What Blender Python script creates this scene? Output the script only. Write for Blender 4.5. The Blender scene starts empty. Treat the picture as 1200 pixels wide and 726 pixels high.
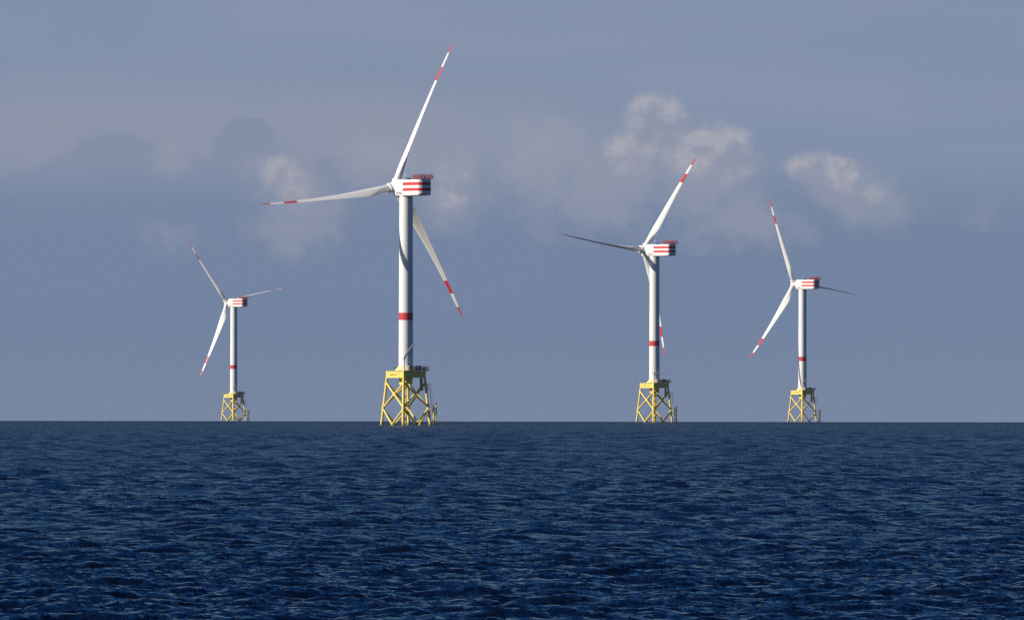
import bpy, math, random
import numpy as np
from mathutils import Vector, Matrix

random.seed(7)
sc = bpy.context.scene
R = math.radians

# ------------------------------------------------------------------ camera
FPX = 18000.0            # focal length in pixels of a 1200 px wide frame (a 3.8 degree telephoto)
CAM_H = 9.4              # eye height over the water, metres
EARTH = 7.43e6           # effective earth radius (with refraction): the sea really curves away
DIP = math.sqrt(2 * CAM_H / EARTH)

cam_d = bpy.data.cameras.new('camera')
cam = bpy.data.objects.new('camera', cam_d)
sc.collection.objects.link(cam)
cam_d.sensor_fit = 'HORIZONTAL'
cam_d.sensor_width = 36.0
cam_d.lens = 36.0 * FPX / 1200.0
cam_d.clip_start = 1.0
cam_d.clip_end = 60000.0
cam.location = (0, 0, CAM_H)
pitch = math.atan((493.6 - 363.0) / FPX) - DIP
cam.rotation_euler = (Matrix.Rotation(math.pi / 2 + pitch, 4, 'X') @ Matrix.Rotation(R(0.085), 4, 'Z')).to_euler()
sc.camera = cam

# ------------------------------------------------------------------ sun
SUN_EL = R(27.5)
SUN_AZ = R(-109.5)       # clockwise from +Y (the view direction): left, a little behind the camera
sun_dir = Vector((math.sin(SUN_AZ) * math.cos(SUN_EL), math.cos(SUN_AZ) * math.cos(SUN_EL), math.sin(SUN_EL)))
sun_d = bpy.data.lights.new('sun', 'SUN')
sun_d.energy = 5.0
sun_d.angle = R(0.53)
sun_d.color = (1.0, 0.92, 0.80)
sun = bpy.data.objects.new('sun', sun_d)
sc.collection.objects.link(sun)
sun.rotation_euler = sun_dir.to_track_quat('Z', 'Y').to_euler()

# ------------------------------------------------------------------ view
sc.view_settings.view_transform = 'Standard'
sc.view_settings.look = 'None'
sc.view_settings.exposure = EXPO = 0.15
sc.view_settings.gamma = 1.0
sc.view_settings.use_curve_mapping = False
sc.render.engine = 'CYCLES'
sc.cycles.use_denoising = False
sc.cycles.denoiser = 'OPENIMAGEDENOISE'
sc.cycles.denoising_input_passes = 'RGB_ALBEDO_NORMAL'
sc.cycles.denoising_prefilter = 'ACCURATE'
sc.cycles.max_bounces = 6
sc.cycles.glossy_bounces = 3
sc.cycles.diffuse_bounces = 3
sc.cycles.volume_bounces = 0
sc.cycles.sample_clamp_indirect = 3.0
sc.cycles.sample_clamp_direct = 1.7
sc.cycles.pixel_filter_type = 'BLACKMAN_HARRIS'
sc.cycles.filter_width = 1.5


# ------------------------------------------------------------------ node helper
class NT:
    def __init__(self, tree):
        self.t = tree

    def n(self, typ, **kw):
        nd = self.t.nodes.new(typ)
        for k, v in kw.items():
            setattr(nd, k, v)
        return nd

    def link(self, a, b):
        self.t.links.new(a, b)

    def put(self, sock, v):
        if hasattr(v, 'is_linked'):
            self.link(v, sock)
        else:
            sock.default_value = v

    def math(self, op, a, b=None, c=None, clamp=False):
        nd = self.n('ShaderNodeMath', operation=op, use_clamp=clamp)
        self.put(nd.inputs[0], a)
        if b is not None:
            self.put(nd.inputs[1], b)
        if c is not None:
            self.put(nd.inputs[2], c)
        return nd.outputs[0]

    def vmath(self, op, a, b=None):
        nd = self.n('ShaderNodeVectorMath', operation=op)
        self.put(nd.inputs[0], a)
        if b is not None:
            self.put(nd.inputs[1], b)
        return nd.outputs['Value'] if op in ('LENGTH', 'DOT_PRODUCT') else nd.outputs[0]

    def ramp(self, v, a, b, lo=0.0, hi=1.0, smooth=True):
        nd = self.n('ShaderNodeMapRange')
        nd.interpolation_type = 'SMOOTHSTEP' if smooth else 'LINEAR'
        nd.clamp = True
        self.put(nd.inputs['Value'], v)
        nd.inputs['From Min'].default_value = a
        nd.inputs['From Max'].default_value = b
        nd.inputs['To Min'].default_value = lo
        nd.inputs['To Max'].default_value = hi
        return nd.outputs[0]

    def noise(self, vec, scale, detail=4.0, rough=0.5, dist=0.0, lac=2.0):
        nd = self.n('ShaderNodeTexNoise')
        nd.noise_dimensions = '3D'
        self.link(vec, nd.inputs['Vector'])
        nd.inputs['Scale'].default_value = scale
        nd.inputs['Detail'].default_value = detail
        nd.inputs['Roughness'].default_value = rough
        nd.inputs['Lacunarity'].default_value = lac
        nd.inputs['Distortion'].default_value = dist
        return nd

    def mix(self, f, a, b):
        nd = self.n('ShaderNodeMix', data_type='RGBA')
        self.put(nd.inputs[0], f)
        self.put(nd.inputs[6], a)
        self.put(nd.inputs[7], b)
        return nd.outputs[2]


def lin(r, g, b, k=1.0):
    f = lambda c: ((c / 255 + 0.055) / 1.055) ** 2.4 if c > 10.31 else c / 255 / 12.92
    return (f(r) * k, f(g) * k, f(b) * k, 1.0)


# ------------------------------------------------------------------ sky (world)
SKY_STR = 0.053
world = bpy.data.worlds.new('World')
sc.world = world
world.use_nodes = True
wt = world.node_tree
wt.nodes.clear()
W = NT(wt)
out = W.n('ShaderNodeOutputWorld')
bg = W.n('ShaderNodeBackground')
bg.inputs['Strength'].default_value = SKY_STR
W.link(bg.outputs[0], out.inputs['Surface'])
sky = W.n('ShaderNodeTexSky', sky_type='NISHITA')
sky.sun_disc = False
sky.sun_elevation = SUN_EL
sky.sun_rotation = SUN_AZ
sky.air_density = 1.0
sky.dust_density = 0.3
sky.ozone_density = 2.0
K = 2.0 ** -EXPO / SKY_STR

tc = W.n('ShaderNodeTexCoord')
D = tc.outputs['Generated']
sep = W.n('ShaderNodeSeparateXYZ')
W.link(D, sep.inputs[0])
az = W.math('ARCTAN2', sep.outputs[0], sep.outputs[1])          # radians, 0 straight ahead
el = W.math('ARCSINE', sep.outputs[2])
comb = W.n('ShaderNodeCombineXYZ')
# sky coordinates in units of about a third of a degree: u to the right, v up from the horizon
U = W.math('MULTIPLY', az, FPX / 100.0)
V = W.math('MULTIPLY', W.math('ADD', el, DIP), FPX / 100.0)
W.link(U, comb.inputs[0])
W.link(V, comb.inputs[1])
P = comb.outputs[0]
eldeg = W.math('MULTIPLY', el, 57.29578)

# domain warp for billowing outlines
wn1 = W.noise(P, 1.1, 5.0, 0.55)
warp = W.vmath('SUBTRACT', wn1.outputs['Color'], (0.5, 0.5, 0.5))
wsc = W.n('ShaderNodeVectorMath', operation='SCALE')
W.link(warp, wsc.inputs[0])
wsc.inputs['Scale'].default_value = 0.5
Pw = W.vmath('ADD', P, wsc.outputs[0])
billow = W.noise(P, 2.6, 6.0, 0.58)
soft = W.noise(P, 0.8, 3.0, 0.5)


def uv(px, py):
    return ((px - 600) * 0.01, (493 - py) * 0.01)


def blob(vec, px, py, rx, ry, rot=0.0, amp=1.0):
    mp = W.n('ShaderNodeMapping', vector_type='TEXTURE')
    W.link(vec, mp.inputs['Vector'])
    u, v = uv(px, py)
    mp.inputs['Location'].default_value = (u, v, 0)
    mp.inputs['Rotation'].default_value = (0, 0, R(rot))
    mp.inputs['Scale'].default_value = (rx * 0.01, ry * 0.01, 1)
    ln = W.vmath('LENGTH', mp.outputs[0])
    return W.ramp(ln, 1.0, 0.0, 0.0, amp)


def union(vals):
    r = vals[0]
    for v in vals[1:]:
        r = W.math('MAXIMUM', r, v)
    return r


def add(vals):
    r = vals[0]
    for v in vals[1:]:
        r = W.math('ADD', r, v)
    return r


flat_uv = W.n('ShaderNodeMapping', vector_type='POINT')
W.link(P, flat_uv.inputs['Vector'])
flat_uv.inputs['Scale'].default_value = (0.30, 1.6, 1)
streak = W.noise(flat_uv.outputs[0], 0.9, 4.0, 0.5)

# 1 the grey-blue cloud bank that fills the low sky
bank_low = lin(118, 133, 160, K)
bank_mid = lin(112, 130, 160, K)
bank_high = lin(129, 144, 170, K)
c = W.mix(W.ramp(V, 0.0, 1.3), bank_low, bank_mid)
c = W.mix(W.ramp(V, 2.0, 3.6), c, bank_high)
strk = W.ramp(streak.outputs['Fac'], 0.38, 0.66)
c = W.mix(W.math('MULTIPLY', strk, W.ramp(V, 2.2, 3.4, 0.0, 0.30)), c, lin(143, 154, 177, K))

# 2 pale stratus sheet behind the dark cumulus heads
sheet = W.math('MULTIPLY', W.ramp(V, 2.55, 3.1), W.ramp(V, 4.2, 3.5))
sheet_az = W.ramp(U, 2.2, -1.2)
sheet = W.math('MULTIPLY', sheet, W.math('MULTIPLY', sheet_az, W.ramp(soft.outputs['Fac'], 0.25, 0.6, 0.55, 1.0)))
c = W.mix(W.math('MULTIPLY', sheet, 0.85), c, lin(143, 150, 170, K))

# 3 dark cumulus heads in front of the sheet
fine = W.math('SUBTRACT', billow.outputs['Fac'], 0.5)
heads = union([blob(Pw, 140, 250, 150, 122), blob(Pw, 200, 240, 90, 95), blob(Pw, 288, 168, 46, 44), blob(Pw, 300, 250, 110, 112), blob(Pw, 40, 280, 130, 100),
               blob(Pw, 400, 262, 150, 108), blob(Pw, 530, 290, 160, 105), blob(Pw, -120, 280, 170, 120)])
hd = W.math('ADD', heads, W.math('MULTIPLY', fine, 0.34))
hm = W.ramp(hd, 0.05, 0.20)
c = W.mix(W.math('MULTIPLY', hm, 0.38), c, lin(116, 132, 162, K))

# 4 sunlit warm cumulus: soft veils first, then the crisp heads
veil = union([blob(Pw, 705, 215, 175, 95, 8), blob(Pw, 640, 190, 100, 80), blob(Pw, 345, 225, 105, 75, -35), blob(Pw, 345, 265, 90, 55),
              blob(Pw, 530, 225, 66, 85, 10), blob(Pw, 205, 182, 42, 42), blob(Pw, 200, 275, 90, 40, -15, 0.5), blob(Pw, 440, 190, 90, 50),
              blob(Pw, 820, 215, 130, 90, -20), blob(Pw, 1000, 225, 120, 60, -25), blob(Pw, 1152, 246, 45, 32, 0, 0.6), blob(Pw, 870, 265, 120, 55)])
vd = W.math('ADD', veil, W.math('MULTIPLY', fine, W.ramp(veil, 0.0, 0.25, 0.0, 1.5)))
vm = W.ramp(vd, 0.02, 1.0)
c = W.mix(W.math('MULTIPLY', vm, 0.50), c, lin(155, 158, 173, K))
heap = union([blob(Pw, 768, 140, 58, 52), blob(Pw, 800, 165, 70, 52, -20), blob(Pw, 842, 168, 52, 48), blob(Pw, 852, 192, 52, 34),
              blob(Pw, 750, 172, 62, 40), blob(Pw, 978, 200, 58, 28, -22, 0.8), blob(Pw, 1018, 220, 60, 26, -35, 0.3), blob(Pw, 948, 197, 36, 20, 0, 0.6),
              blob(Pw, 530, 218, 40, 50, 15, 0.65), blob(Pw, 335, 214, 62, 42, -40, 0.6)])
lump = W.noise(P, 1.7, 6.0, 0.52)
pd_ = W.math('ADD', heap, W.math('MULTIPLY', W.math('SUBTRACT', lump.outputs['Fac'], 0.48), 1.1))
pm = W.math('MULTIPLY', W.ramp(pd_, 0.06, 0.66), W.ramp(heap, 0.0, 0.22))
sh = W.noise(W.vmath('ADD', P, (-0.09, 0.12, 0.0)), 1.7, 6.0, 0.52)
relief = W.math('SUBTRACT', lump.outputs['Fac'], sh.outputs['Fac'])
bright = W.mix(W.ramp(relief, -0.10, 0.12), lin(145, 150, 169, K), lin(182, 179, 184, K))
c = W.mix(W.math('MULTIPLY', pm, 0.60), c, bright)

# elsewhere along the horizon: the same kind of broken cumulus, from noise
far_n = W.noise(P, 0.55, 6.0, 0.55)
off = W.ramp(W.math('ABSOLUTE', U), 6.2, 9.0)
fm = W.math('MULTIPLY', W.math('MULTIPLY', W.ramp(far_n.outputs['Fac'], 0.52, 0.72), off), W.math('MULTIPLY', W.ramp(V, 1.0, 3.0), 0.7))
c = W.mix(fm, c, lin(165, 166, 182, K))

# higher up the bank breaks into clear sky with thin cloud
dome = W.n('ShaderNodeVectorMath', operation='SCALE')
W.link(D, dome.inputs[0])
dome.inputs['Scale'].default_value = 1.0
hi_n = W.noise(dome.outputs[0], 3.2, 7.0, 0.56)
hi_m = W.ramp(hi_n.outputs['Fac'], 0.54, 0.76, 0.0, 0.5)
hs = W.n('ShaderNodeHueSaturation')
hs.inputs['Saturation'].default_value = 1.55
hs.inputs['Hue'].default_value = 0.523
W.link(sky.outputs[0], hs.inputs['Color'])
upper = W.mix(hi_m, hs.outputs[0], lin(150, 156, 172, K))
cover = W.ramp(eldeg, 1.9, 5.0, 1.0, 0.0)
final = W.mix(cover, upper, c)
W.link(final, bg.inputs['Color'])
world.cycles.sampling_method = 'AUTOMATIC'


# ------------------------------------------------------------------ materials
def new_mat(name):
    m = bpy.data.materials.new(name)
    m.use_nodes = True
    m.node_tree.nodes.clear()
    N = NT(m.node_tree)
    o = N.n('ShaderNodeOutputMaterial')
    p = N.n('ShaderNodeBsdfPrincipled')
    N.link(p.outputs[0], o.inputs['Surface'])
    return m, N, p


def paint(name, col, rough=0.45, wear=0.12, wear_col=None, scale=0.35, streak=True, growth=False):
    m, N, p = new_mat(name)
    t = N.n('ShaderNodeTexCoord')
    mp = N.n('ShaderNodeMapping')
    N.link(t.outputs['Object'], mp.inputs['Vector'])
    mp.inputs['Scale'].default_value = (1.6, 1.6, 0.22) if streak else (1, 1, 1)
    a = N.noise(mp.outputs[0], scale * 2.0, 5.0, 0.6)
    b = N.noise(t.outputs['Object'], scale * 0.35, 3.0, 0.5)
    f = N.math('MULTIPLY', N.ramp(a.outputs['Fac'], 0.45, 0.78), wear)
    f = N.math('ADD', f, N.math('MULTIPLY', N.ramp(b.outputs['Fac'], 0.4, 0.7), wear * 0.6))
    wc = wear_col or tuple(x * 0.55 for x in col)
    cc = N.mix(f, (*col, 1), (*wc, 1))
    if growth:                                           # weed and rust just above the water
        sp = N.n('ShaderNodeSeparateXYZ')
        N.link(t.outputs['Object'], sp.inputs[0])
        hh = N.math('ADD', sp.outputs[2], N.math('MULTIPLY', a.outputs['Fac'], -2.2))
        cc = N.mix(N.ramp(hh, 0.7, -0.9, 0.0, 0.75), cc, (0.11, 0.085, 0.03, 1))
    N.link(cc, p.inputs['Base Color'])
    N.link(N.ramp(a.outputs['Fac'], 0.3, 0.7, rough - 0.06, rough + 0.1), p.inputs['Roughness'])
    p.inputs['Specular IOR Level'].default_value = 0.35
    return m


M = {
    'white': paint('white_gelcoat', (0.79, 0.782, 0.75), 0.42, 0.10, (0.56, 0.55, 0.51)),
    'tower': paint('tower_paint', (0.79, 0.78, 0.74), 0.45, 0.12, (0.55, 0.54, 0.49), 0.3),
    'red': paint('signal_red', (0.56, 0.050, 0.055), 0.45, 0.15, (0.42, 0.05, 0.05)),
    'rail_red': paint('railing_red', (0.36, 0.04, 0.05), 0.5, 0.15),
    'yellow': paint('jacket_yellow', (0.83, 0.65, 0.16), 0.45, 0.16, (0.55, 0.38, 0.09), 0.5, growth=True),
    'pale_yellow': paint('pale_yellow', (0.80, 0.66, 0.30), 0.5, 0.15, (0.6, 0.48, 0.22)),
    'grey': paint('galvanised_steel', (0.30, 0.31, 0.31), 0.5, 0.25),
    'dark': paint('dark_grey_paint', (0.055, 0.06, 0.065), 0.5, 0.2, (0.10, 0.09, 0.08)),
    'pale_grey': paint('boat_paint', (0.62, 0.60, 0.57), 0.5, 0.1),
    'navy': paint('navy_lettering', (0.045, 0.07, 0.20), 0.5, 0.05),
    'brown': paint('dark_lettering', (0.07, 0.05, 0.02), 0.5, 0.05),
}


# ------------------------------------------------------------------ mesh builder
class MB:
    def __init__(self):
        self.v = []
        self.f = []

    def tube(self, p0, p1, r0, r1=None, n=14, caps=True):
        p0, p1 = Vector(p0), Vector(p1)
        r1 = r0 if r1 is None else r1
        q = (p1 - p0).to_track_quat('Z', 'Y')
        b = len(self.v)
        for p, r in ((p0, r0), (p1, r1)):
            for i in range(n):
                a = 2 * math.pi * i / n
                self.v.append(p + q @ Vector((math.cos(a) * r, math.sin(a) * r, 0)))
        for i in range(n):
            j = (i + 1) % n
            self.f.append((b + i, b + j, b + n + j, b + n + i))
        if caps:
            self.f.append(tuple(b + i for i in reversed(range(n))))
            self.f.append(tuple(b + n + i for i in range(n)))
        return self

    def box(self, c, s, m=None):
        b = len(self.v)
        for x in (-1, 1):
            for y in (-1, 1):
                for z in (-1, 1):
                    v = Vector((x * s[0] / 2, y * s[1] / 2, z * s[2] / 2))
                    if m is not None:
                        v = m @ v
                    self.v.append(v + Vector(c))
        for q in ((0, 1, 3, 2), (4, 6, 7, 5), (0, 4, 5, 1), (2, 3, 7, 6), (0, 2, 6, 4), (1, 5, 7, 3)):
            self.f.append(tuple(b + i for i in q))
        return self

    def loft(self, rings, close=True, cap0=True, cap1=True):
        b = len(self.v)
        n = len(rings[0])
        for r in rings:
            self.v.extend(Vector(p) for p in r)
        for k in range(len(rings) - 1):
            for i in range(n if close else n - 1):
                j = (i + 1) % n
                self.f.append((b + k * n + i, b + k * n + j, b + (k + 1) * n + j, b + (k + 1) * n + i))
        if cap0:
            self.f.append(tuple(b + i for i in reversed(range(n))))
        if cap1:
            self.f.append(tuple(b + (len(rings) - 1) * n + i for i in range(n)))
        return self

    def lathe(self, prof, n=40, axis='Z'):
        rings = []
        for (h, r) in prof:
            ring = []
            for i in range(n):
                a = 2 * math.pi * i / n
                if axis == 'Z':
                    ring.append((math.cos(a) * r, math.sin(a) * r, h))
                else:
                    ring.append((h, math.cos(a) * r, math.sin(a) * r))
            rings.append(ring)
        return self.loft(rings)

    def mesh(self, name, mat, angle=35):
        me = bpy.data.meshes.new(name)
        me.from_pydata([tuple(v) for v in self.v], [], self.f)
        me.materials.append(mat)
        import bmesh
        bm = bmesh.new()
        bm.from_mesh(me)
        bmesh.ops.recalc_face_normals(bm, faces=bm.faces)
        bm.to_mesh(me)
        bm.free()
        me.shade_smooth()
        me.set_sharp_from_angle(angle=R(angle))
        return me


def obj(name, me, parent=None, mw=None):
    o = bpy.data.objects.new(name, me)
    sc.collection.objects.link(o)
    if parent is not None:
        o.parent = parent
    if mw is not None:
        o.matrix_local = mw
    return o


# ------------------------------------------------------------------ the sea
def wave_tile(N, size, lam_min, lam_max, seed, kp, alpha, wind, chop):
    """one periodic patch of a wind sea, wavelengths lam_min..lam_max"""
    rng = np.random.default_rng(seed)
    k1 = 2 * np.pi * np.fft.fftfreq(N, size / N)
    kx, ky = np.meshgrid(k1, k1, indexing='ij')
    k = np.hypot(kx, ky)
    k[0, 0] = 1
    th = np.arctan2(ky, kx) - wind
    spread = np.where(np.cos(th) > 0, 1.25 * np.cos(th) ** 4, 0.05 * np.cos(th) ** 2) + 0.035
    S = alpha * k ** -3.65 * np.exp(-1.25 * (kp / k) ** 2) * spread
    S[(k < 2 * np.pi / lam_max) | (k >= 2 * np.pi / lam_min)] = 0
    S[0, 0] = 0
    amp = np.sqrt(S) * (2 * np.pi / size)
    spec = amp * (rng.standard_normal((N, N)) + 1j * rng.standard_normal((N, N)))
    f = lambda s: np.real(np.fft.ifft2(s)) * N * N
    h = f(spec)
    dx = f(-1j * kx / k * spec) * chop
    dy = f(-1j * ky / k * spec) * chop
    return np.stack([dx, dy, h]).astype(np.float32)


def sample_tile(T, size, x, y, rot):
    N = T.shape[1]
    c, s = math.cos(rot), math.sin(rot)
    xr, yr = (c * x + s * y) * (N / size), (-s * x + c * y) * (N / size)
    xi, yi = np.floor(xr), np.floor(yr)
    fx, fy = (xr - xi).astype(np.float32), (yr - yi).astype(np.float32)
    i0, j0 = xi.astype(np.int64) % N, yi.astype(np.int64) % N
    i1, j1 = (i0 + 1) % N, (j0 + 1) % N
    v = (T[:, i0, j0] * (1 - fx) * (1 - fy) + T[:, i1, j0] * fx * (1 - fy)
         + T[:, i0, j1] * (1 - fx) * fy + T[:, i1, j1] * fx * fy)
    return c * v[0] - s * v[1], s * v[0] + c * v[1], v[2]


def build_sea():
    rows = [2.0]
    while rows[-1] < 19000:
        r = rows[-1]
        if r < 600:
            g = 0.05 if r < 560 else 0.004
        elif r < 1000:
            g = 0.00040
        elif r < 2500:
            g = 0.00066
        elif r < 8000:
            g = 0.00078
        elif r < 12600:
            g = 0.0020
        else:
            g = 0.006
        rows.append(r * (1 + g))
    r = np.array(rows)
    half = list(np.linspace(0, R(2.1), 130))
    step = half[1] - half[0]
    while half[-1] < math.pi - 0.02:
        step *= 1.12 if half[-1] < R(5) else 1.5
        half.append(min(half[-1] + step, math.pi))
    half[-1] = math.pi
    a = np.array([-v for v in half[:0:-1]] + half[:-1])        # full turn, -pi .. <pi
    nr, na = len(r), len(a)
    rr, aa = np.meshgrid(r, a, indexing='ij')
    x, y = rr * np.sin(aa), rr * np.cos(aa)
    z = -(rr ** 2) / (2 * EARTH)
    # local sample spacing, to leave out waves too short for the grid
    dr = np.gradient(r)[:, None] * np.ones((1, na))
    da = np.gradient(a)[None, :] * r[:, None]
    sp = np.maximum(dr, da)
    wind = R(-72)                                              # waves run to the right and towards the camera
    kp = 2 * np.pi / WAVE_LAM
    bands = [(512, 611.0, 14.0, 90.0, 11, 0.0), (1024, 353.0, 5.0, 14.0, 12, 0.0),
             (1024, 127.0, 1.8, 5.0, 13, 0.0), (1024, 47.3, 0.45, 1.8, 14, 0.0)]
    X, Y, Z = x.copy(), y.copy(), z.copy()
    lost = np.zeros_like(x)                                    # share of the short waves the grid cannot carry
    for (N, size, l0, l1, seed, rot) in bands:
        T = wave_tile(N, size, l0, l1, seed, kp, WAVE_ALPHA, wind, 0.85)
        lm = math.sqrt(l0 * l1)
        fade = np.clip((lm / sp - 1.2) / 1.6, 0, 1)
        dx, dy, dz = sample_tile(T, size, x, y, rot)
        X += dx * fade
        Y += dy * fade
        Z += dz * fade
        lost += (1 - fade ** 2) * 0.25
    co = np.stack([X, Y, Z], axis=-1).reshape(-1, 3)
    i = np.arange(nr - 1)[:, None] * na
    j = np.arange(na)[None, :]
    j2 = (j + 1) % na
    q = np.stack([i + j, i + j2, i + na + j2, i + na + j], axis=-1).reshape(-1, 4)
    # winding: make the faces point up
    q = q[:, ::-1]
    nv, nf = co.shape[0] + 1, q.shape[0] + na
    centre = nv - 1
    co = np.vstack([co, [[0, 0, 0]]])
    fan = np.stack([np.arange(na), (np.arange(na) + 1) % na, np.full(na, centre)], axis=-1)[:, ::-1]
    me = bpy.data.meshes.new('sea')
    me.vertices.add(nv)
    me.vertices.foreach_set('co', co.astype(np.float32).ravel())
    nl = q.size + fan.size
    me.loops.add(nl)
    me.loops.foreach_set('vertex_index', np.concatenate([q.ravel(), fan.ravel()]).astype(np.int32))
    me.polygons.add(nf)
    starts = np.concatenate([np.arange(q.shape[0]) * 4, q.size + np.arange(na) * 3]).astype(np.int32)
    me.polygons.foreach_set('loop_start', starts)
    me.update(calc_edges=True)
    me.shade_smooth()
    at = me.attributes.new('unresolved', 'FLOAT', 'POINT')
    at.data.foreach_set('value', np.append(lost.ravel(), 1.0).astype(np.float32))
    print('sea', nr, na, nf)
    o = obj('sea', me)
    o['kind'] = 'structure'
    o['label'] = 'dark blue choppy open sea reaching to the horizon'
    o['category'] = 'sea'
    m, N, p = new_mat('sea_water')
    t = N.n('ShaderNodeTexCoord')
    g = N.n('ShaderNodeMapping')
    N.link(t.outputs['Object'], g.inputs['Vector'])
    g.inputs['Rotation'].default_value = (0, 0, R(40))
    g.inputs['Scale'].default_value = (1.0, 0.55, 1.0)
    n1 = N.noise(g.outputs[0], 2.6, 5.0, 0.66)
    n2 = N.noise(g.outputs[0], 0.55, 4.0, 0.6)
    geo = N.n('ShaderNodeNewGeometry')

    def slope(nz, amp):
        v = N.vmath('SUBTRACT', nz.outputs['Color'], (0.5, 0.5, 0.5))
        return N.vmath('MULTIPLY', v, (amp, amp, 0.0))
    gust = N.noise(g.outputs[0], 0.022, 4.0, 0.62)
    gs = N.n('ShaderNodeVectorMath', operation='SCALE')
    N.link(N.vmath('ADD', slope(n1, RIPPLE[0]), slope(n2, RIPPLE[1])), gs.inputs[0])
    N.link(N.ramp(gust.outputs['Fac'], 0.32, 0.68, 0.45, 1.5), gs.inputs['Scale'])
    nn = N.vmath('ADD', geo.outputs['Normal'], gs.outputs[0])
    N.link(N.vmath('NORMALIZE', nn), p.inputs['Normal'])
    n3 = N.noise(t.outputs['Object'], 0.02, 4.0, 0.55)
    cc = N.mix(N.ramp(n3.outputs['Fac'], 0.35, 0.65), (0.0015, 0.0045, 0.013, 1), (0.002, 0.006, 0.018, 1))
    N.link(cc, p.inputs['Base Color'])
    at = N.n('ShaderNodeAttribute')
    at.attribute_name = 'unresolved'
    N.link(N.ramp(at.outputs['Fac'], 0.0, 1.0, 0.10, 0.36, False), p.inputs['Roughness'])
    p.inputs['IOR'].default_value = 1.333
    me.materials.append(m)
    return o


WAVE_LAM = 10.5
WAVE_ALPHA = 0.0160
RIPPLE = (1.8, 0.9)
build_sea()


# ------------------------------------------------------------------ turbine meshes (shared by all four)
HUB_Z = 103.5
BLADE_L = 69.6
DECK_Z = 23.9
CACHE = {}


def cached(key, fn):
    if key not in CACHE:
        CACHE[key] = fn()
    return CACHE[key]


def lerp_tab(tab, x):
    for (x0, y0), (x1, y1) in zip(tab, tab[1:]):
        if x <= x1:
            t = (x - x0) / (x1 - x0)
            return y0 + (y1 - y0) * t
    return tab[-1][1]


CHORD = [(0.0, 3.1), (0.05, 3.15), (0.09, 3.4), (0.14, 4.2), (0.19, 4.75), (0.24, 4.7), (0.32, 4.2), (0.45, 3.35),
         (0.60, 2.55), (0.75, 1.9), (0.88, 1.35), (0.95, 0.95), (0.98, 0.6), (1.0, 0.18)]
THICK = [(0.0, 1.0), (0.05, 1.0), (0.10, 0.78), (0.15, 0.52), (0.2, 0.40), (0.3, 0.31), (0.45, 0.25), (0.7, 0.20), (1.0, 0.17)]
TWIST = [(0.0, 13.0), (0.15, 13.0), (0.25, 9.5), (0.4, 5.5), (0.6, 2.6), (0.8, 0.6), (1.0, -0.8)]
ROUND = [(0.0, 1.0), (0.05, 1.0), (0.10, 0.65), (0.16, 0.2), (0.22, 0.0), (1.0, 0.0)]


def blade_ring(s, n=26):
    ch, th, tw, rd = (lerp_tab(t, s) for t in (CHORD, THICK, TWIST, ROUND))
    ch *= 1.0 + 0.12 * min(1.0, s / 0.2)
    pts = []
    for i in range(n):
        a = 2 * math.pi * i / n
        u = (1 - math.cos(a)) / 2                       # 0 at leading edge, 1 at trailing edge
        yt = 5 * (0.2969 * math.sqrt(u) - 0.126 * u - 0.3516 * u * u + 0.2843 * u ** 3 - 0.1015 * u ** 4)
        sg = 1 if a < math.pi else -1
        camb = 0.04 * 4 * u * (1 - u)
        ax, ay = (0.32 - u) * ch, (sg * yt * th + camb) * ch
        cx, cy = math.cos(a) * 1.55, math.sin(a) * 1.55
        x, y = ax + (cx - ax) * rd, ay + (cy - ay) * rd
        t = R(-tw)
        X = x * math.cos(t) - y * math.sin(t)
        Y = x * math.sin(t) + y * math.cos(t)
        pts.append((X, Y - 3.4 * max(0, s - 0.1) ** 2 / 0.81, s * BLADE_L))
    return pts


def blade_piece(s0, s1, k, mat, name):
    def fn():
        rings = [blade_ring(s0 + (s1 - s0) * i / k) for i in range(k + 1)]
        return MB().loft(rings).mesh(name, mat, 50)
    return fn


def rounded_rect(x, w, top, bot, rad, seg=5):
    pts = []
    for (cy, cz, a0) in ((w - rad, top - rad, 0), (-w + rad, top - rad, 90), (-w + rad, bot + rad, 180), (w - rad, bot + rad, 270)):
        for i in range(seg + 1):
            a = R(a0 + 90 * i / seg)
            pts.append((x, cy + math.cos(a) * rad, cz + math.sin(a) * rad))
    return pts


NAC_W = 3.2


def nacelle_mesh():
    secs = [(5.4, 2.15, 2.0, -2.3, 1.3), (4.9, 2.6, 2.55, -3.0, 0.9), (4.2, 3.0, 2.88, -3.6, 0.6), (3.2, NAC_W, 3.0, -3.95, 0.45),
            (-7.5, NAC_W, 3.0, -4.0, 0.45), (-14.5, NAC_W, 3.0, -3.75, 0.3), (-14.62, 3.1, 2.98, -3.65, 0.3),
            (-15.2, 2.4, 2.92, -3.3, 0.35), (-15.55, 1.4, 2.8, -3.05, 0.4)]
    return MB().loft([rounded_rect(*s) for s in secs]).mesh('nacelle', M['white'], 28)


def stripe_mesh(z0, z1):
    def fn():
        e = 0.03
        path = [(-1.85, NAC_W + e), (-7.5, NAC_W + e), (-14.5 - e, NAC_W + e), (-14.62 - e, 3.1 + e), (-15.2 - e, 2.4 + e), (-15.55 - e, 1.4 + e)]
        path += [(x, -y) for (x, y) in reversed(path)]
        m = MB()
        rings = []
        for i, (x, y) in enumerate(path):
            sl = 0.55 if i in (0, len(path) - 1) else 0.0
            yi = y - math.copysign(0.3, y)
            xi = x + (0.3 if x < -14.5 else 0)
            rings.append([(x - sl, y, z1), (x, y, z0), (xi, yi, z0), (xi - sl, yi, z1)])
        return m.loft(rings).mesh('stripe', M['red'], 30)
    return fn


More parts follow.
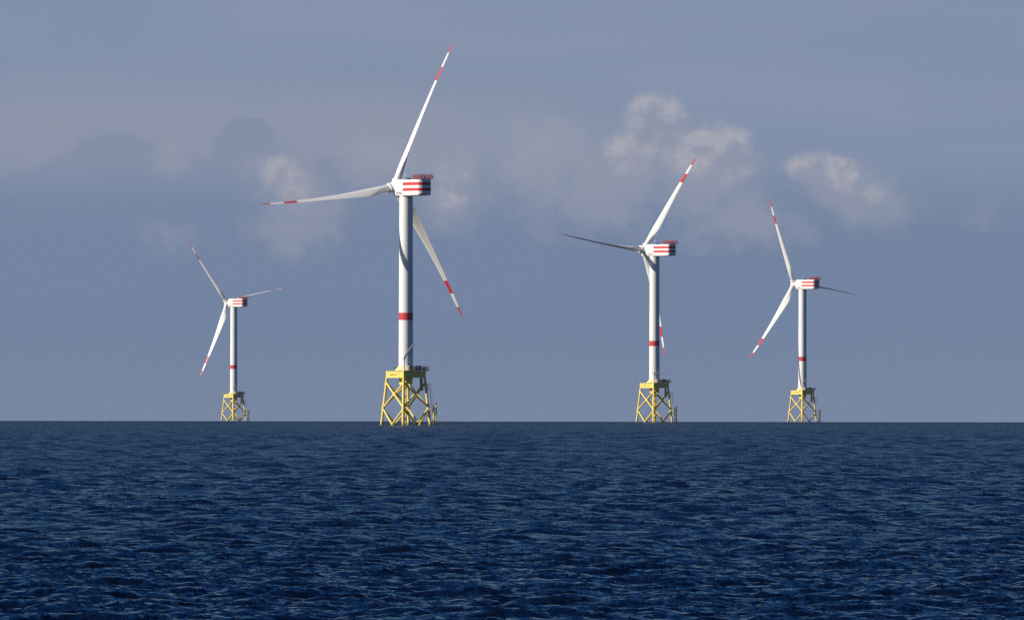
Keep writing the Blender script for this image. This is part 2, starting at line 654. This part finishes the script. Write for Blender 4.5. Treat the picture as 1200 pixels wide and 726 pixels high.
def hoist_platform_mesh():
    m = MB()
    x0, x1, w, z = -16.5, -9.8, 3.05, 3.28
    m.box(((x0 + x1) / 2, 0, z), (x1 - x0, 2 * w, 0.18))
    for x in (-10.6, -13.0, -14.9):
        for y in (-2.2, 2.2):
            m.box((x, y, 3.08), (0.25, 0.25, 0.28))
    return m.mesh('hoist_platform', M['dark'])


def hoist_rail_mesh():
    m = MB()
    x0, x1, w, z = -16.5, -9.8, 3.05, 3.37
    cor = [(x0, -w), (x1, -w), (x1, w), (x0, w)]
    for a, b in zip(cor, cor[1:] + cor[:1]):
        a, b = Vector((*a, 0)), Vector((*b, 0))
        L = (b - a).length
        n = max(2, round(L / 1.1))
        for i in range(n):
            p = a + (b - a) * i / n
            m.box((p.x, p.y, z + 0.95), (0.11, 0.11, 1.9))
        k = round(L / 0.42)
        for i in range(k):
            p = a + (b - a) * (i + 0.5) / k
            m.box((p.x, p.y, z + 0.70), (0.07, 0.07, 1.25))
        for h in (0.10, 0.70, 1.30, 1.85):
            c = (a + b) / 2
            s = (abs(b.x - a.x) + 0.1, abs(b.y - a.y) + 0.1, 0.10)
            m.box((c.x, c.y, z + h), s)
    return m.mesh('hoist_railing', M['rail_red'])


def roof_gear_mesh():
    m = MB()
    m.box((-2.6, 0.6, 3.35), (1.5, 1.6, 0.5))
    for x in (-3.3, -1.9):
        for y in (-0.2, 1.4):
            m.tube((x, y, 3.0), (x, y, 4.15), 0.07, n=6)
    m.box((-2.6, 1.4, 4.1), (1.6, 0.1, 0.1)).box((-2.6, -0.2, 4.1), (1.6, 0.1, 0.1)).box((-2.6, 1.4, 3.8), (1.6, 0.08, 0.08))
    return m.mesh('roof_cooler', M['dark'])


def mast_mesh():
    m = MB()
    m.tube((-2.0, 1.8, 2.95), (-2.0, 1.8, 6.2), 0.085, 0.06, 8)
    m.tube((-2.5, 1.8, 4.9), (-1.5, 1.8, 4.9), 0.05, n=6)
    m.tube((-2.5, 1.8, 4.9), (-2.5, 1.8, 5.3), 0.1, n=6).tube((-1.5, 1.8, 4.9), (-1.5, 1.8, 5.3), 0.1, n=6)
    return m.mesh('wind_mast', M['white'])


def lug_mesh():
    return MB().box((0, 2.55, 3.12), (0.5, 0.35, 0.3)).mesh('lifting_lug', M['white'])


def roof_hatch_mesh():
    return MB().box((-6.5, -0.8, 3.2), (1.3, 1.1, 0.45)).mesh('roof_hatch', M['grey'])


def hatch_mesh():
    m = MB()
    m.box((1.35, NAC_W + 0.01, -0.35), (0.42, 0.06, 0.5))
    return m.mesh('side_vent', M['dark'])


def text_mesh(txt, size, mat, name, width):
    cu = bpy.data.curves.new(name, 'FONT')
    cu.body = txt
    cu.size = size
    cu.extrude = 0.02
    cu.offset = 0.012 * size
    cu.align_x = 'LEFT'
    cu.resolution_u = 2
    o = bpy.data.objects.new(name, cu)
    sc.collection.objects.link(o)
    bpy.context.view_layer.update()
    dg = bpy.context.evaluated_depsgraph_get()
    me = bpy.data.meshes.new_from_object(o.evaluated_get(dg))
    bpy.data.objects.remove(o)
    bpy.data.curves.remove(cu)
    xs = [v.co.x for v in me.vertices]
    k = width / (max(xs) - min(xs))
    x0 = min(xs)
    for v in me.vertices:
        v.co.x = (v.co.x - x0) * k
    me.materials.clear()
    me.materials.append(mat)
    me.name = name
    return me


def hub_mesh():
    return MB().lathe([(-3.7, 1.95), (-2.3, 2.05), (-2.2, 2.3), (-1.2, 2.5), (0, 2.55), (1.1, 2.4), (1.9, 1.95), (2.4, 1.25), (2.65, 0.5), (2.7, 0.05)], 36, 'X').mesh('hub', M['white'], 40)


def collar_mesh():
    return MB().lathe([(1.2, 1.75), (2.2, 1.85), (2.75, 2.15), (3.1, 2.2), (3.15, 1.6)], 28, 'Z').mesh('blade_collar', M['white'], 35)


def tower_mesh():
    zb, zt = DECK_Z, HUB_Z - 3.9
    prof = []
    joints = [45.5 + 0.0, 62.0, 80.5]
    r = lambda z: 3.12 + (2.92 - 3.12) * (z - zb) / (zt - zb)
    zs = [zb]
    for j in joints:
        zs += [j - 0.12, j - 0.11, j + 0.11, j + 0.12]
    zs += [zt - 0.5, zt]
    for z in zs:
        bulge = 0.035 if any(abs(z - j) < 0.115 for j in joints) else 0.0
        prof.append((z, r(z) + bulge))
    return MB().lathe(prof, 56).mesh('tower', M['tower'], 30)


def band_mesh():
    r = 3.12 - 0.2 * (47.0 - DECK_Z) / 76 + 0.02
    return MB().lathe([(45.7, r), (48.9, r - 0.008)], 56).mesh('red_band', M['red'], 30)


def tower_door_mesh():
    m = MB()
    m.box((0, -3.1, DECK_Z + 1.7), (1.1, 0.25, 2.3))
    m.box((0, -3.2, DECK_Z + 2.95), (1.5, 0.5, 0.14))
    return m.mesh('door', M['grey'])


def leg_half(z):
    return 5.75 + (7.55 - 5.75) * (21.5 - z) / 21.5


def corner(ix, iy, z):
    h = leg_half(min(z, 21.5))
    return Vector((ix * h, iy * h, z))


LEG_ORDER = [(-1, -1), (1, -1), (1, 1), (-1, 1)]


def leg_mesh(k):
    def fn():
        ix, iy = LEG_ORDER[k]
        m = MB()
        m.tube(corner(ix, iy, -9), corner(ix, iy, 21.5), 0.58, 0.55, 18)
        m.tube(corner(ix, iy, 21.5), corner(ix, iy, 21.5) + Vector((0, 0, 2.2)), 0.55, 0.55, 18)
        m.tube(corner(ix, iy, 6.6), corner(ix, iy, 8.8), 0.70, 0.69, 18)
        m.tube(corner(ix, iy, 17.2), corner(ix, iy, 19.2), 0.66, 0.66, 18)
        return m.mesh('leg', M['yellow'])
    return fn


def brace_mesh(k, kind):
    def fn():
        a, b = LEG_ORDER[k], LEG_ORDER[(k + 1) % 4]
        z0, z1 = {'u1': (18.6, 7.9), 'u2': (7.9, 18.6), 'l1': (7.3, -7.6), 'l2': (-7.6, 7.3)}[kind]
        p, q = corner(*a, z0), corner(*b, z1)
        # each brace of a crossing pair sits a little off its face so that the pair does not merge
        nrm = Vector((a[0] + b[0], a[1] + b[1], 0)).normalized() * (0.05 if kind.endswith('1') else -0.05)
        m = MB().tube(p + nrm, q + nrm, 0.41, 0.41, 14)
        mid = (p + q) / 2 + nrm
        d = (q - p).normalized()
        m.tube(mid - d * 1.1, mid + d * 1.1, 0.48, 0.48, 14)
        return m.mesh('brace', M['yellow'])
    return fn


def transition_mesh():
    m = MB()
    m.tube((0, 0, 17.9), (0, 0, DECK_Z - 0.05), 2.95, 2.95, 40)
    h, zb, zt = 5.75, 20.75, 23.45
    for (ix, iy) in ((0, -1), (1, 0), (0, 1), (-1, 0)):
        s = (2 * h - 0.5, 0.9, zt - zb) if ix == 0 else (0.9, 2 * h - 0.5, zt - zb)
        m.box((ix * h, iy * h, (zb + zt) / 2), s)
    # flanges of the girders
    for (ix, iy) in ((0, -1), (1, 0), (0, 1), (-1, 0)):
        for z in (zb, zt):
            s = (2 * h - 0.6, 1.25, 0.12) if ix == 0 else (1.25, 2 * h - 0.6, 0.12)
            m.box((ix * h, iy * h, z), s)
    for sgn in (-1, 1):
        m.box((0, 0, 22.1), (1.0, 2 * h - 1, 2.3), Matrix.Rotation(sgn * math.pi / 4, 3, 'Z'))
    # stiffening brackets on the lit face
    for x in (-4.6, 3.4):
        m.box((x, -h - 0.5, 22.1), (0.14, 0.16, 2.5))
    return m.mesh('transition_piece', M['yellow'])


def skirt_mesh():
    return MB().lathe([(DECK_Z - 0.35, 5.0), (DECK_Z + 0.05, 4.9), (DECK_Z + 1.9, 3.16)], 40).mesh('base_cone', M['pale_yellow'])


def deck_mesh():
    m = MB()
    z = DECK_Z - 0.12
    m.box((0.6, 1.0, z - 0.02), (11.6, 13.6, 0.22))
    for x in (-4, 0, 4):
        m.box((x, 7.2, z - 0.35), (0.25, 1.3, 0.42))
    return m.mesh('deck', M['grey'])


def railing_mesh():
    m = MB()
    z = DECK_Z
    pts = [(6.3, -3.6), (6.3, 7.7), (-5.1, 7.7), (-5.1, -2.0)]
    for a, b in zip(pts, pts[1:]):
        a, b = Vector((*a, 0)), Vector((*b, 0))
        n = round((b - a).length / 1.3)
        for i in range(n + 1):
            p = a + (b - a) * i / n
            m.tube((p.x, p.y, z), (p.x, p.y, z + 1.6), 0.10, n=6)
        for h in (0.15, 0.85, 1.6):
            m.tube(a + Vector((0, 0, z + h)), b + Vector((0, 0, z + h)), 0.095, n=6)
    return m.mesh('railing', M['grey'])


def equip(name, c, s, mat):
    def fn():
        m = MB()
        m.box(c, s)
        m.box((c[0], c[1], c[2] + s[2] / 2 + 0.05), (s[0] + 0.15, s[1] + 0.15, 0.1))
        m.box((c[0], c[1] - s[1] / 2 - 0.03, c[2]), (s[0] * 0.6, 0.06, s[2] * 0.6))
        return m.mesh(name, mat)
    return fn


def lamp_mesh():
    m = MB()
    m.tube((0, 0, 0), (0, 0, 2.0), 0.07, n=6)
    m.box((0, 0, 2.0), (0.42, 0.42, 0.34))
    return m.mesh('navigation_light', M['grey'])


def apron_mesh():
    m = MB()
    z = DECK_Z
    ring0 = [(5.3, -0.9, z - 0.35), (7.2, -0.9, z - 0.25), (7.2, -0.9, z - 0.05), (5.3, -0.9, z - 0.05)]
    ring1 = [(5.3, 3.4, z - 0.35), (7.2, 3.4, z - 0.25), (7.2, 3.4, z - 0.05), (5.3, 3.4, z - 0.05)]
    m.loft([ring0, ring1])
    m.box((7.15, 1.2, z + 0.35), (0.08, 4.0, 0.10))
    for y in (-0.8, 1.2, 3.3):
        m.box((7.15, y, z + 0.2), (0.08, 0.1, 0.5))
    return m.mesh('laydown_apron', M['pale_yellow'])


def pedestal_mesh():
    m = MB()
    m.tube((5.5, -5.5, 23.4), (5.5, -5.5, 29.0), 0.36, 0.32, 14)
    m.tube((5.5, -5.5, 28.2), (5.5, -5.5, 29.3), 0.52, 0.52, 14)
    m.box((5.5, -5.5, 29.6), (0.9, 0.8, 0.8))
    return m.mesh('crane_pedestal', M['white'])


def boom_mesh(up):
    def fn():
        m = MB()
        L = 7.4
        d = Vector((math.cos(up), 0, math.sin(up)))
        n = Vector((-math.sin(up), 0, math.cos(up)))
        m.tube((0, 0, 0), d * L, 0.30, 0.2, 8)
        m.tube(-d * 0.9, d * 0.1, 0.36, 0.36, 8)
        m.tube(d * 0.4 - Vector((0, 0, 1.4)), d * 2.6 - n * 0.25, 0.14, 0.12, 8)
        m.box(d * L, (0.55, 0.45, 0.6))
        m.tube(d * L, d * L - Vector((0, 0, 1.3)), 0.06, n=6)
        m.box(d * L - Vector((0, 0, 1.4)), (0.3, 0.3, 0.35))
        return m.mesh('crane_boom', M['grey'])
    return fn


def jtube_mesh(x, y):
    def fn():
        m = MB()
        m.tube((x, y, 20.9), (x * 1.10, y * 1.10, -9), 0.24, 0.24, 10)
        for z in (18.5, 13.0, 7.6, 3.0):
            k = 1.0 + 0.10 * (20.9 - z) / 29.9
            m.tube((x * k, y * k, z), corner(1, -1, z), 0.14, 0.14, 8)
        return m.mesh('cable_tube', M['yellow'])
    return fn


def access_mesh():
    """rest platform with its cage and the ladder below it, by the leg at the right corner"""
    m = MB()
    p = Vector((6.55, 6.55, 0))
    for z in (15.4, 18.0):
        m.box(p + Vector((0.3, 0.3, z)), (1.9, 1.9, 0.12), Matrix.Rotation(0, 3, 'Z'))
    for dx in (-0.6, 1.2):
        for dy in (-0.6, 1.2):
            m.tube(p + Vector((dx, dy, 15.4)), p + Vector((dx, dy, 18.0)), 0.08, n=6)
    for z in (16.0, 16.6, 17.3):
        m.box(p + Vector((1.2, 0.3, z)), (0.08, 1.8, 0.08)).box(p + Vector((0.3, 1.2, z)), (1.8, 0.08, 0.08))
    a0, a1 = p + Vector((0.9, 0.9, 15.4)), p + Vector((2.0, 2.0, 3.0))
    for o in (Vector((0.25, -0.25, 0)), Vector((-0.25, 0.25, 0))):
        m.tube(a0 + o, a1 + o, 0.07, n=6)
    for i in range(24):
        q = a0 + (a1 - a0) * i / 24
        m.tube(q + Vector((0.25, -0.25, 0)), q - Vector((0.25, -0.25, 0)), 0.04, n=5)
    for i in range(8):
        q = a0 + (a1 - a0) * (0.05 + i * 0.065)
        m.box(q + Vector((0.45, 0.45, 0)), (0.8, 0.8, 0.07))
    return m.mesh('access_ladder', M['grey'])


def hung_mesh():
    m = MB()
    m.box((4.75, 4.75, 18.1), (0.9, 0.9, 5.0))
    m.box((4.75, 4.75, 15.9), (1.3, 1.3, 1.3))
    return m.mesh('cable_hang_off', M['grey'])


def landing_mesh():
    m = MB()
    A, B = Vector((9.6, 7.8, 0)), Vector((10.1, 8.8, 0))
    for p, t in ((A, 8.9), (B, 9.9)):
        m.tube(p + Vector((0, 0, -5)), p + Vector((0, 0, t)), 0.31, 0.31, 12)
    for z in (2.0, 5.3, 7.4):
        m.tube(A + Vector((0, 0, z)), B + Vector((0, 0, z)), 0.16, 0.16, 8)
    for z in (4.6, 7.2):
        c = corner(1, 1, z)
        m.tube(c, A + Vector((0, 0, z)), 0.22, 0.22, 10).tube(c, B + Vector((0, 0, z)), 0.22, 0.22, 10)
    return m.mesh('boat_landing', M['yellow'])


# ------------------------------------------------------------------ assemble a turbine
def ground_z(x, y):
    return -(x * x + y * y) / (2 * EARTH)


def make_turbine(px, dist, theta, phases, pitch, beta, sign, boom_up, boom_az, label):
    x = (px - 600.0) / FPX * dist
    root = bpy.data.objects.new('wind_turbine', None)
    sc.collection.objects.link(root)
    root.location = (x, dist, ground_z(x, dist))
    root.empty_display_size = 10
    root['label'] = label
    root['category'] = 'wind turbine'
    root['group'] = 'offshore wind turbines on yellow jackets'
    T = Matrix.Translation

    # --- jacket foundation, in its own yaw
    J = Matrix.Rotation(-R(beta), 4, 'Z')
    tp = obj('transition_piece', cached('tp', transition_mesh), root, J)
    tx = obj('lettering', text_mesh(sign, 1.45, M['brown'], 'lettering', 5.4), tp)
    tx.matrix_local = Matrix(((1, 0, 0, -3.2), (0, 0, -1, -5.75 - 0.45 - 0.02), (0, 1, 0, 21.5), (0, 0, 0, 1)))
    for k in range(4):
        lg = obj('leg', cached(('leg', k), leg_mesh(k)), root, J)
        for kind in ('u1', 'u2', 'l1', 'l2'):
            obj('brace', cached(('brace', k, kind), brace_mesh(k, kind)), lg)
    for i, (jx, jy) in enumerate(((4.9, -3.9), (3.9, -4.9), (4.2, -4.2))):
        obj('cable_tube', cached(('jt', i), jtube_mesh(jx, jy)), root, J)
    dk = obj('deck', cached('deck', deck_mesh), root, J)
    obj('railing', cached('railing', railing_mesh), dk)
    obj('laydown_apron', cached('apron', apron_mesh), dk)
    obj('cabinet', cached('eq1', equip('cabinet', (5.0, 1.6, DECK_Z + 0.9), (1.6, 1.6, 1.7), M['dark'])), dk)
    obj('cabinet', cached('eq2', equip('cabinet', (4.6, 5.6, DECK_Z + 0.7), (2.4, 1.8, 1.3), M['dark'])), dk)
    obj('cabinet', cached('eq3', equip('cabinet', (-4.0, -2.4, DECK_Z + 0.7), (1.1, 1.0, 1.3), M['dark'])), dk)
    obj('cabinet', cached('eq4', equip('cabinet', (5.4, -2.2, DECK_Z + 1.1), (1.0, 1.2, 2.1), M['grey'])), dk)
    obj('cabinet', cached('eq5', equip('cabinet', (1.6, 5.9, DECK_Z + 1.0), (2.0, 1.8, 1.9), M['dark'])), dk)
    for (lx, ly) in ((5.9, 7.3), (6.0, 4.6), (-4.7, -1.6)):
        obj('navigation_light', cached('lamp', lamp_mesh), dk, T((lx, ly, DECK_Z)))
    pd = obj('crane', cached('pedestal', pedestal_mesh), root, J)
    bo = obj('crane_boom', cached(('boom', boom_up), boom_mesh(R(boom_up))), pd)
    bo.matrix_local = T((5.5, -5.5, 29.6)) @ Matrix.Rotation(R(beta + boom_az), 4, 'Z')
    obj('access_ladder', cached('access', access_mesh), root, J)
    obj('cable_hang_off', cached('hung', hung_mesh), root, J)
    obj('boat_landing', cached('landing', landing_mesh), root, J)

    # --- tower
    tw = obj('tower', cached('tower', tower_mesh), root, Matrix.Rotation(R(25), 4, 'Z'))
    obj('red_band', cached('band', band_mesh), tw)
    obj('base_cone', cached('skirt', skirt_mesh), tw)
    obj('door', cached('door', tower_door_mesh), tw)

    # --- nacelle: local +X points upwind along the rotor axis
    Nm = T((0, 0, HUB_Z)) @ Matrix.Rotation(math.pi - R(theta), 4, 'Z')
    na = obj('nacelle', cached('nacelle', nacelle_mesh), root, Nm)
    obj('stripe', cached('s1', stripe_mesh(0.55, 1.85)), na)
    obj('stripe', cached('s2', stripe_mesh(-1.9, -0.65)), na)
    hp = obj('hoist_platform', cached('hp', hoist_platform_mesh), na)
    hr = obj('hoist_railing', cached('hr', hoist_rail_mesh), na)
    hr['label'] = 'red hoist platform railing'
    obj('roof_cooler', cached('rg', roof_gear_mesh), na)
    obj('wind_mast', cached('mast', mast_mesh), na)
    obj('roof_hatch', cached('rh', roof_hatch_mesh), na)
    for i in range(4):
        obj('lifting_lug', cached('lug', lug_mesh), na, T((2.6 - i * 1.35, 0, 0)))
    obj('side_vent', cached('vent', hatch_mesh), na)
    for sgn in (1, -1):
        me = cached('brand', lambda: text_mesh('ADWEN', 1.35, M['navy'], 'lettering', 4.4))
        lt = obj('lettering', me, na)
        if sgn > 0:
            lt.matrix_local = Matrix(((-1, 0, 0, 3.1), (0, 0, 1, NAC_W + 0.02), (0, 1, 0, -3.3), (0, 0, 0, 1)))
        else:
            lt.matrix_local = Matrix(((1, 0, 0, -1.3), (0, 0, -1, -NAC_W - 0.02), (0, 1, 0, -3.3), (0, 0, 0, 1)))

    # --- rotor, tilted 5 degrees up
    Rm = Nm @ T((9.0, 0, 0.0)) @ Matrix.Rotation(R(-5), 4, 'Y')
    hb = obj('hub', cached('hub', hub_mesh), root, Rm)
    for ph in phases:
        f = R(ph)
        a = Vector((1, 0, 0))
        r = Vector((0, -math.sin(f), math.cos(f)))
        t = Vector((0, math.cos(f), math.sin(f)))
        b = R(pitch)
        cone = R(1.8)
        r, a = r * math.cos(cone) + a * math.sin(cone), a * math.cos(cone) - r * math.sin(cone)
        le = t * math.cos(b) + a * math.sin(b)
        dn = -(a * math.cos(b) - t * math.sin(b))
        B = Matrix(((le.x, dn.x, r.x, 0), (le.y, dn.y, r.y, 0), (le.z, dn.z, r.z, 0), (0, 0, 0, 1)))
        obj('blade_collar', cached('collar', collar_mesh), hb, B)
        bl = obj('blade', cached('bl0', blade_piece(0.036, 0.722, 40, M['white'], 'blade')), root, Rm @ B)
        obj('red_band', cached('bl1', blade_piece(0.722, 0.818, 6, M['red'], 'red_band')), bl)
        obj('white_band', cached('bl2', blade_piece(0.818, 0.917, 6, M['white'], 'white_band')), bl)
        obj('red_tip', cached('bl3', blade_piece(0.917, 1.0, 10, M['red'], 'red_tip')), bl)
    return root


make_turbine(475.7, 6666, 56, (21, 142.3, -99.5), 104, 51, 'HO17', 54, 0,
             'largest and nearest wind turbine, second from the left, one blade reaching far left')
make_turbine(767.0, 9197, 45, (34.5, 155, -85.5), 80, 48.4, 'HO 7', 0, 0,
             'wind turbine second from the right, a thin dark blade pointing left')
make_turbine(940.5, 11524, 46, (-28, -147, 94), 94, 46.7, 'HO18', 35, 0,
             'rightmost wind turbine, a thin dark blade drooping to the right')
make_turbine(274.0, 13379, 49, (-44, -162, 76.5), 96, 47, 'HO16', 0, 0,
             'smallest and leftmost wind turbine, far out on the horizon')

# ------------------------------------------------------------------ far boat on the horizon
bx, by = (123 - 600) / FPX * 16000, 16000
boat = bpy.data.objects.new('boat', None)
sc.collection.objects.link(boat)
boat.location = (bx, by, ground_z(bx, by))
boat['label'] = 'tiny pale boat on the horizon at the far left'
boat['category'] = 'boat'
hull = MB().loft([[(-1.0, -4, 1.5), (1.0, -4, 1.5), (0.8, -4, -0.4), (-0.8, -4, -0.4)],
                  [(-1.2, 0, 1.5), (1.2, 0, 1.5), (1.0, 0, -0.5), (-1.0, 0, -0.5)],
                  [(-0.8, 3, 1.7), (0.8, 3, 1.7), (0.4, 3, -0.4), (-0.4, 3, -0.4)],
                  [(-0.05, 5, 2.0), (0.05, 5, 2.0), (0.03, 4.6, 0.0), (-0.03, 4.6, 0.0)]]).mesh('hull', M['pale_grey'])
obj('hull', hull, boat)
cb = MB().box((0, -0.6, 2.4), (1.7, 3.0, 1.7)).box((0, -0.6, 3.3), (1.9, 3.3, 0.12))
obj('cabin', cb.mesh('cabin', M['pale_grey']), boat)
obj('window', MB().box((0, -2.12, 2.7), (1.3, 0.06, 0.6)).mesh('window', M['dark']), boat)
obj('mast', MB().tube((0, 0, 3.3), (0, 0, 4.6), 0.1, n=6).mesh('mast', M['pale_grey']), boat)

# ------------------------------------------------------------------ haze
hz = MB().box((0, 0, 97.0), (40000, 40000, 250.0)).mesh('haze', M['white'])
hm = bpy.data.materials.new('haze_air')
hm.use_nodes = True
hm.node_tree.nodes.clear()
HN = NT(hm.node_tree)
ho = HN.n('ShaderNodeOutputMaterial')
hv = HN.n('ShaderNodeVolumePrincipled')
hv.inputs['Color'].default_value = (0.82, 0.88, 1.0, 1)
hv.inputs['Density'].default_value = 2.2e-6
hv.inputs['Density Attribute'].default_value = ''
hv.inputs['Anisotropy'].default_value = 0.0
HN.link(hv.outputs[0], ho.inputs['Volume'])
hz.materials.clear()
hz.materials.append(hm)
hzo = obj('haze', hz)
hzo['kind'] = 'stuff'
hzo['label'] = 'thin pale sea haze over the water'
hzo['category'] = 'haze'
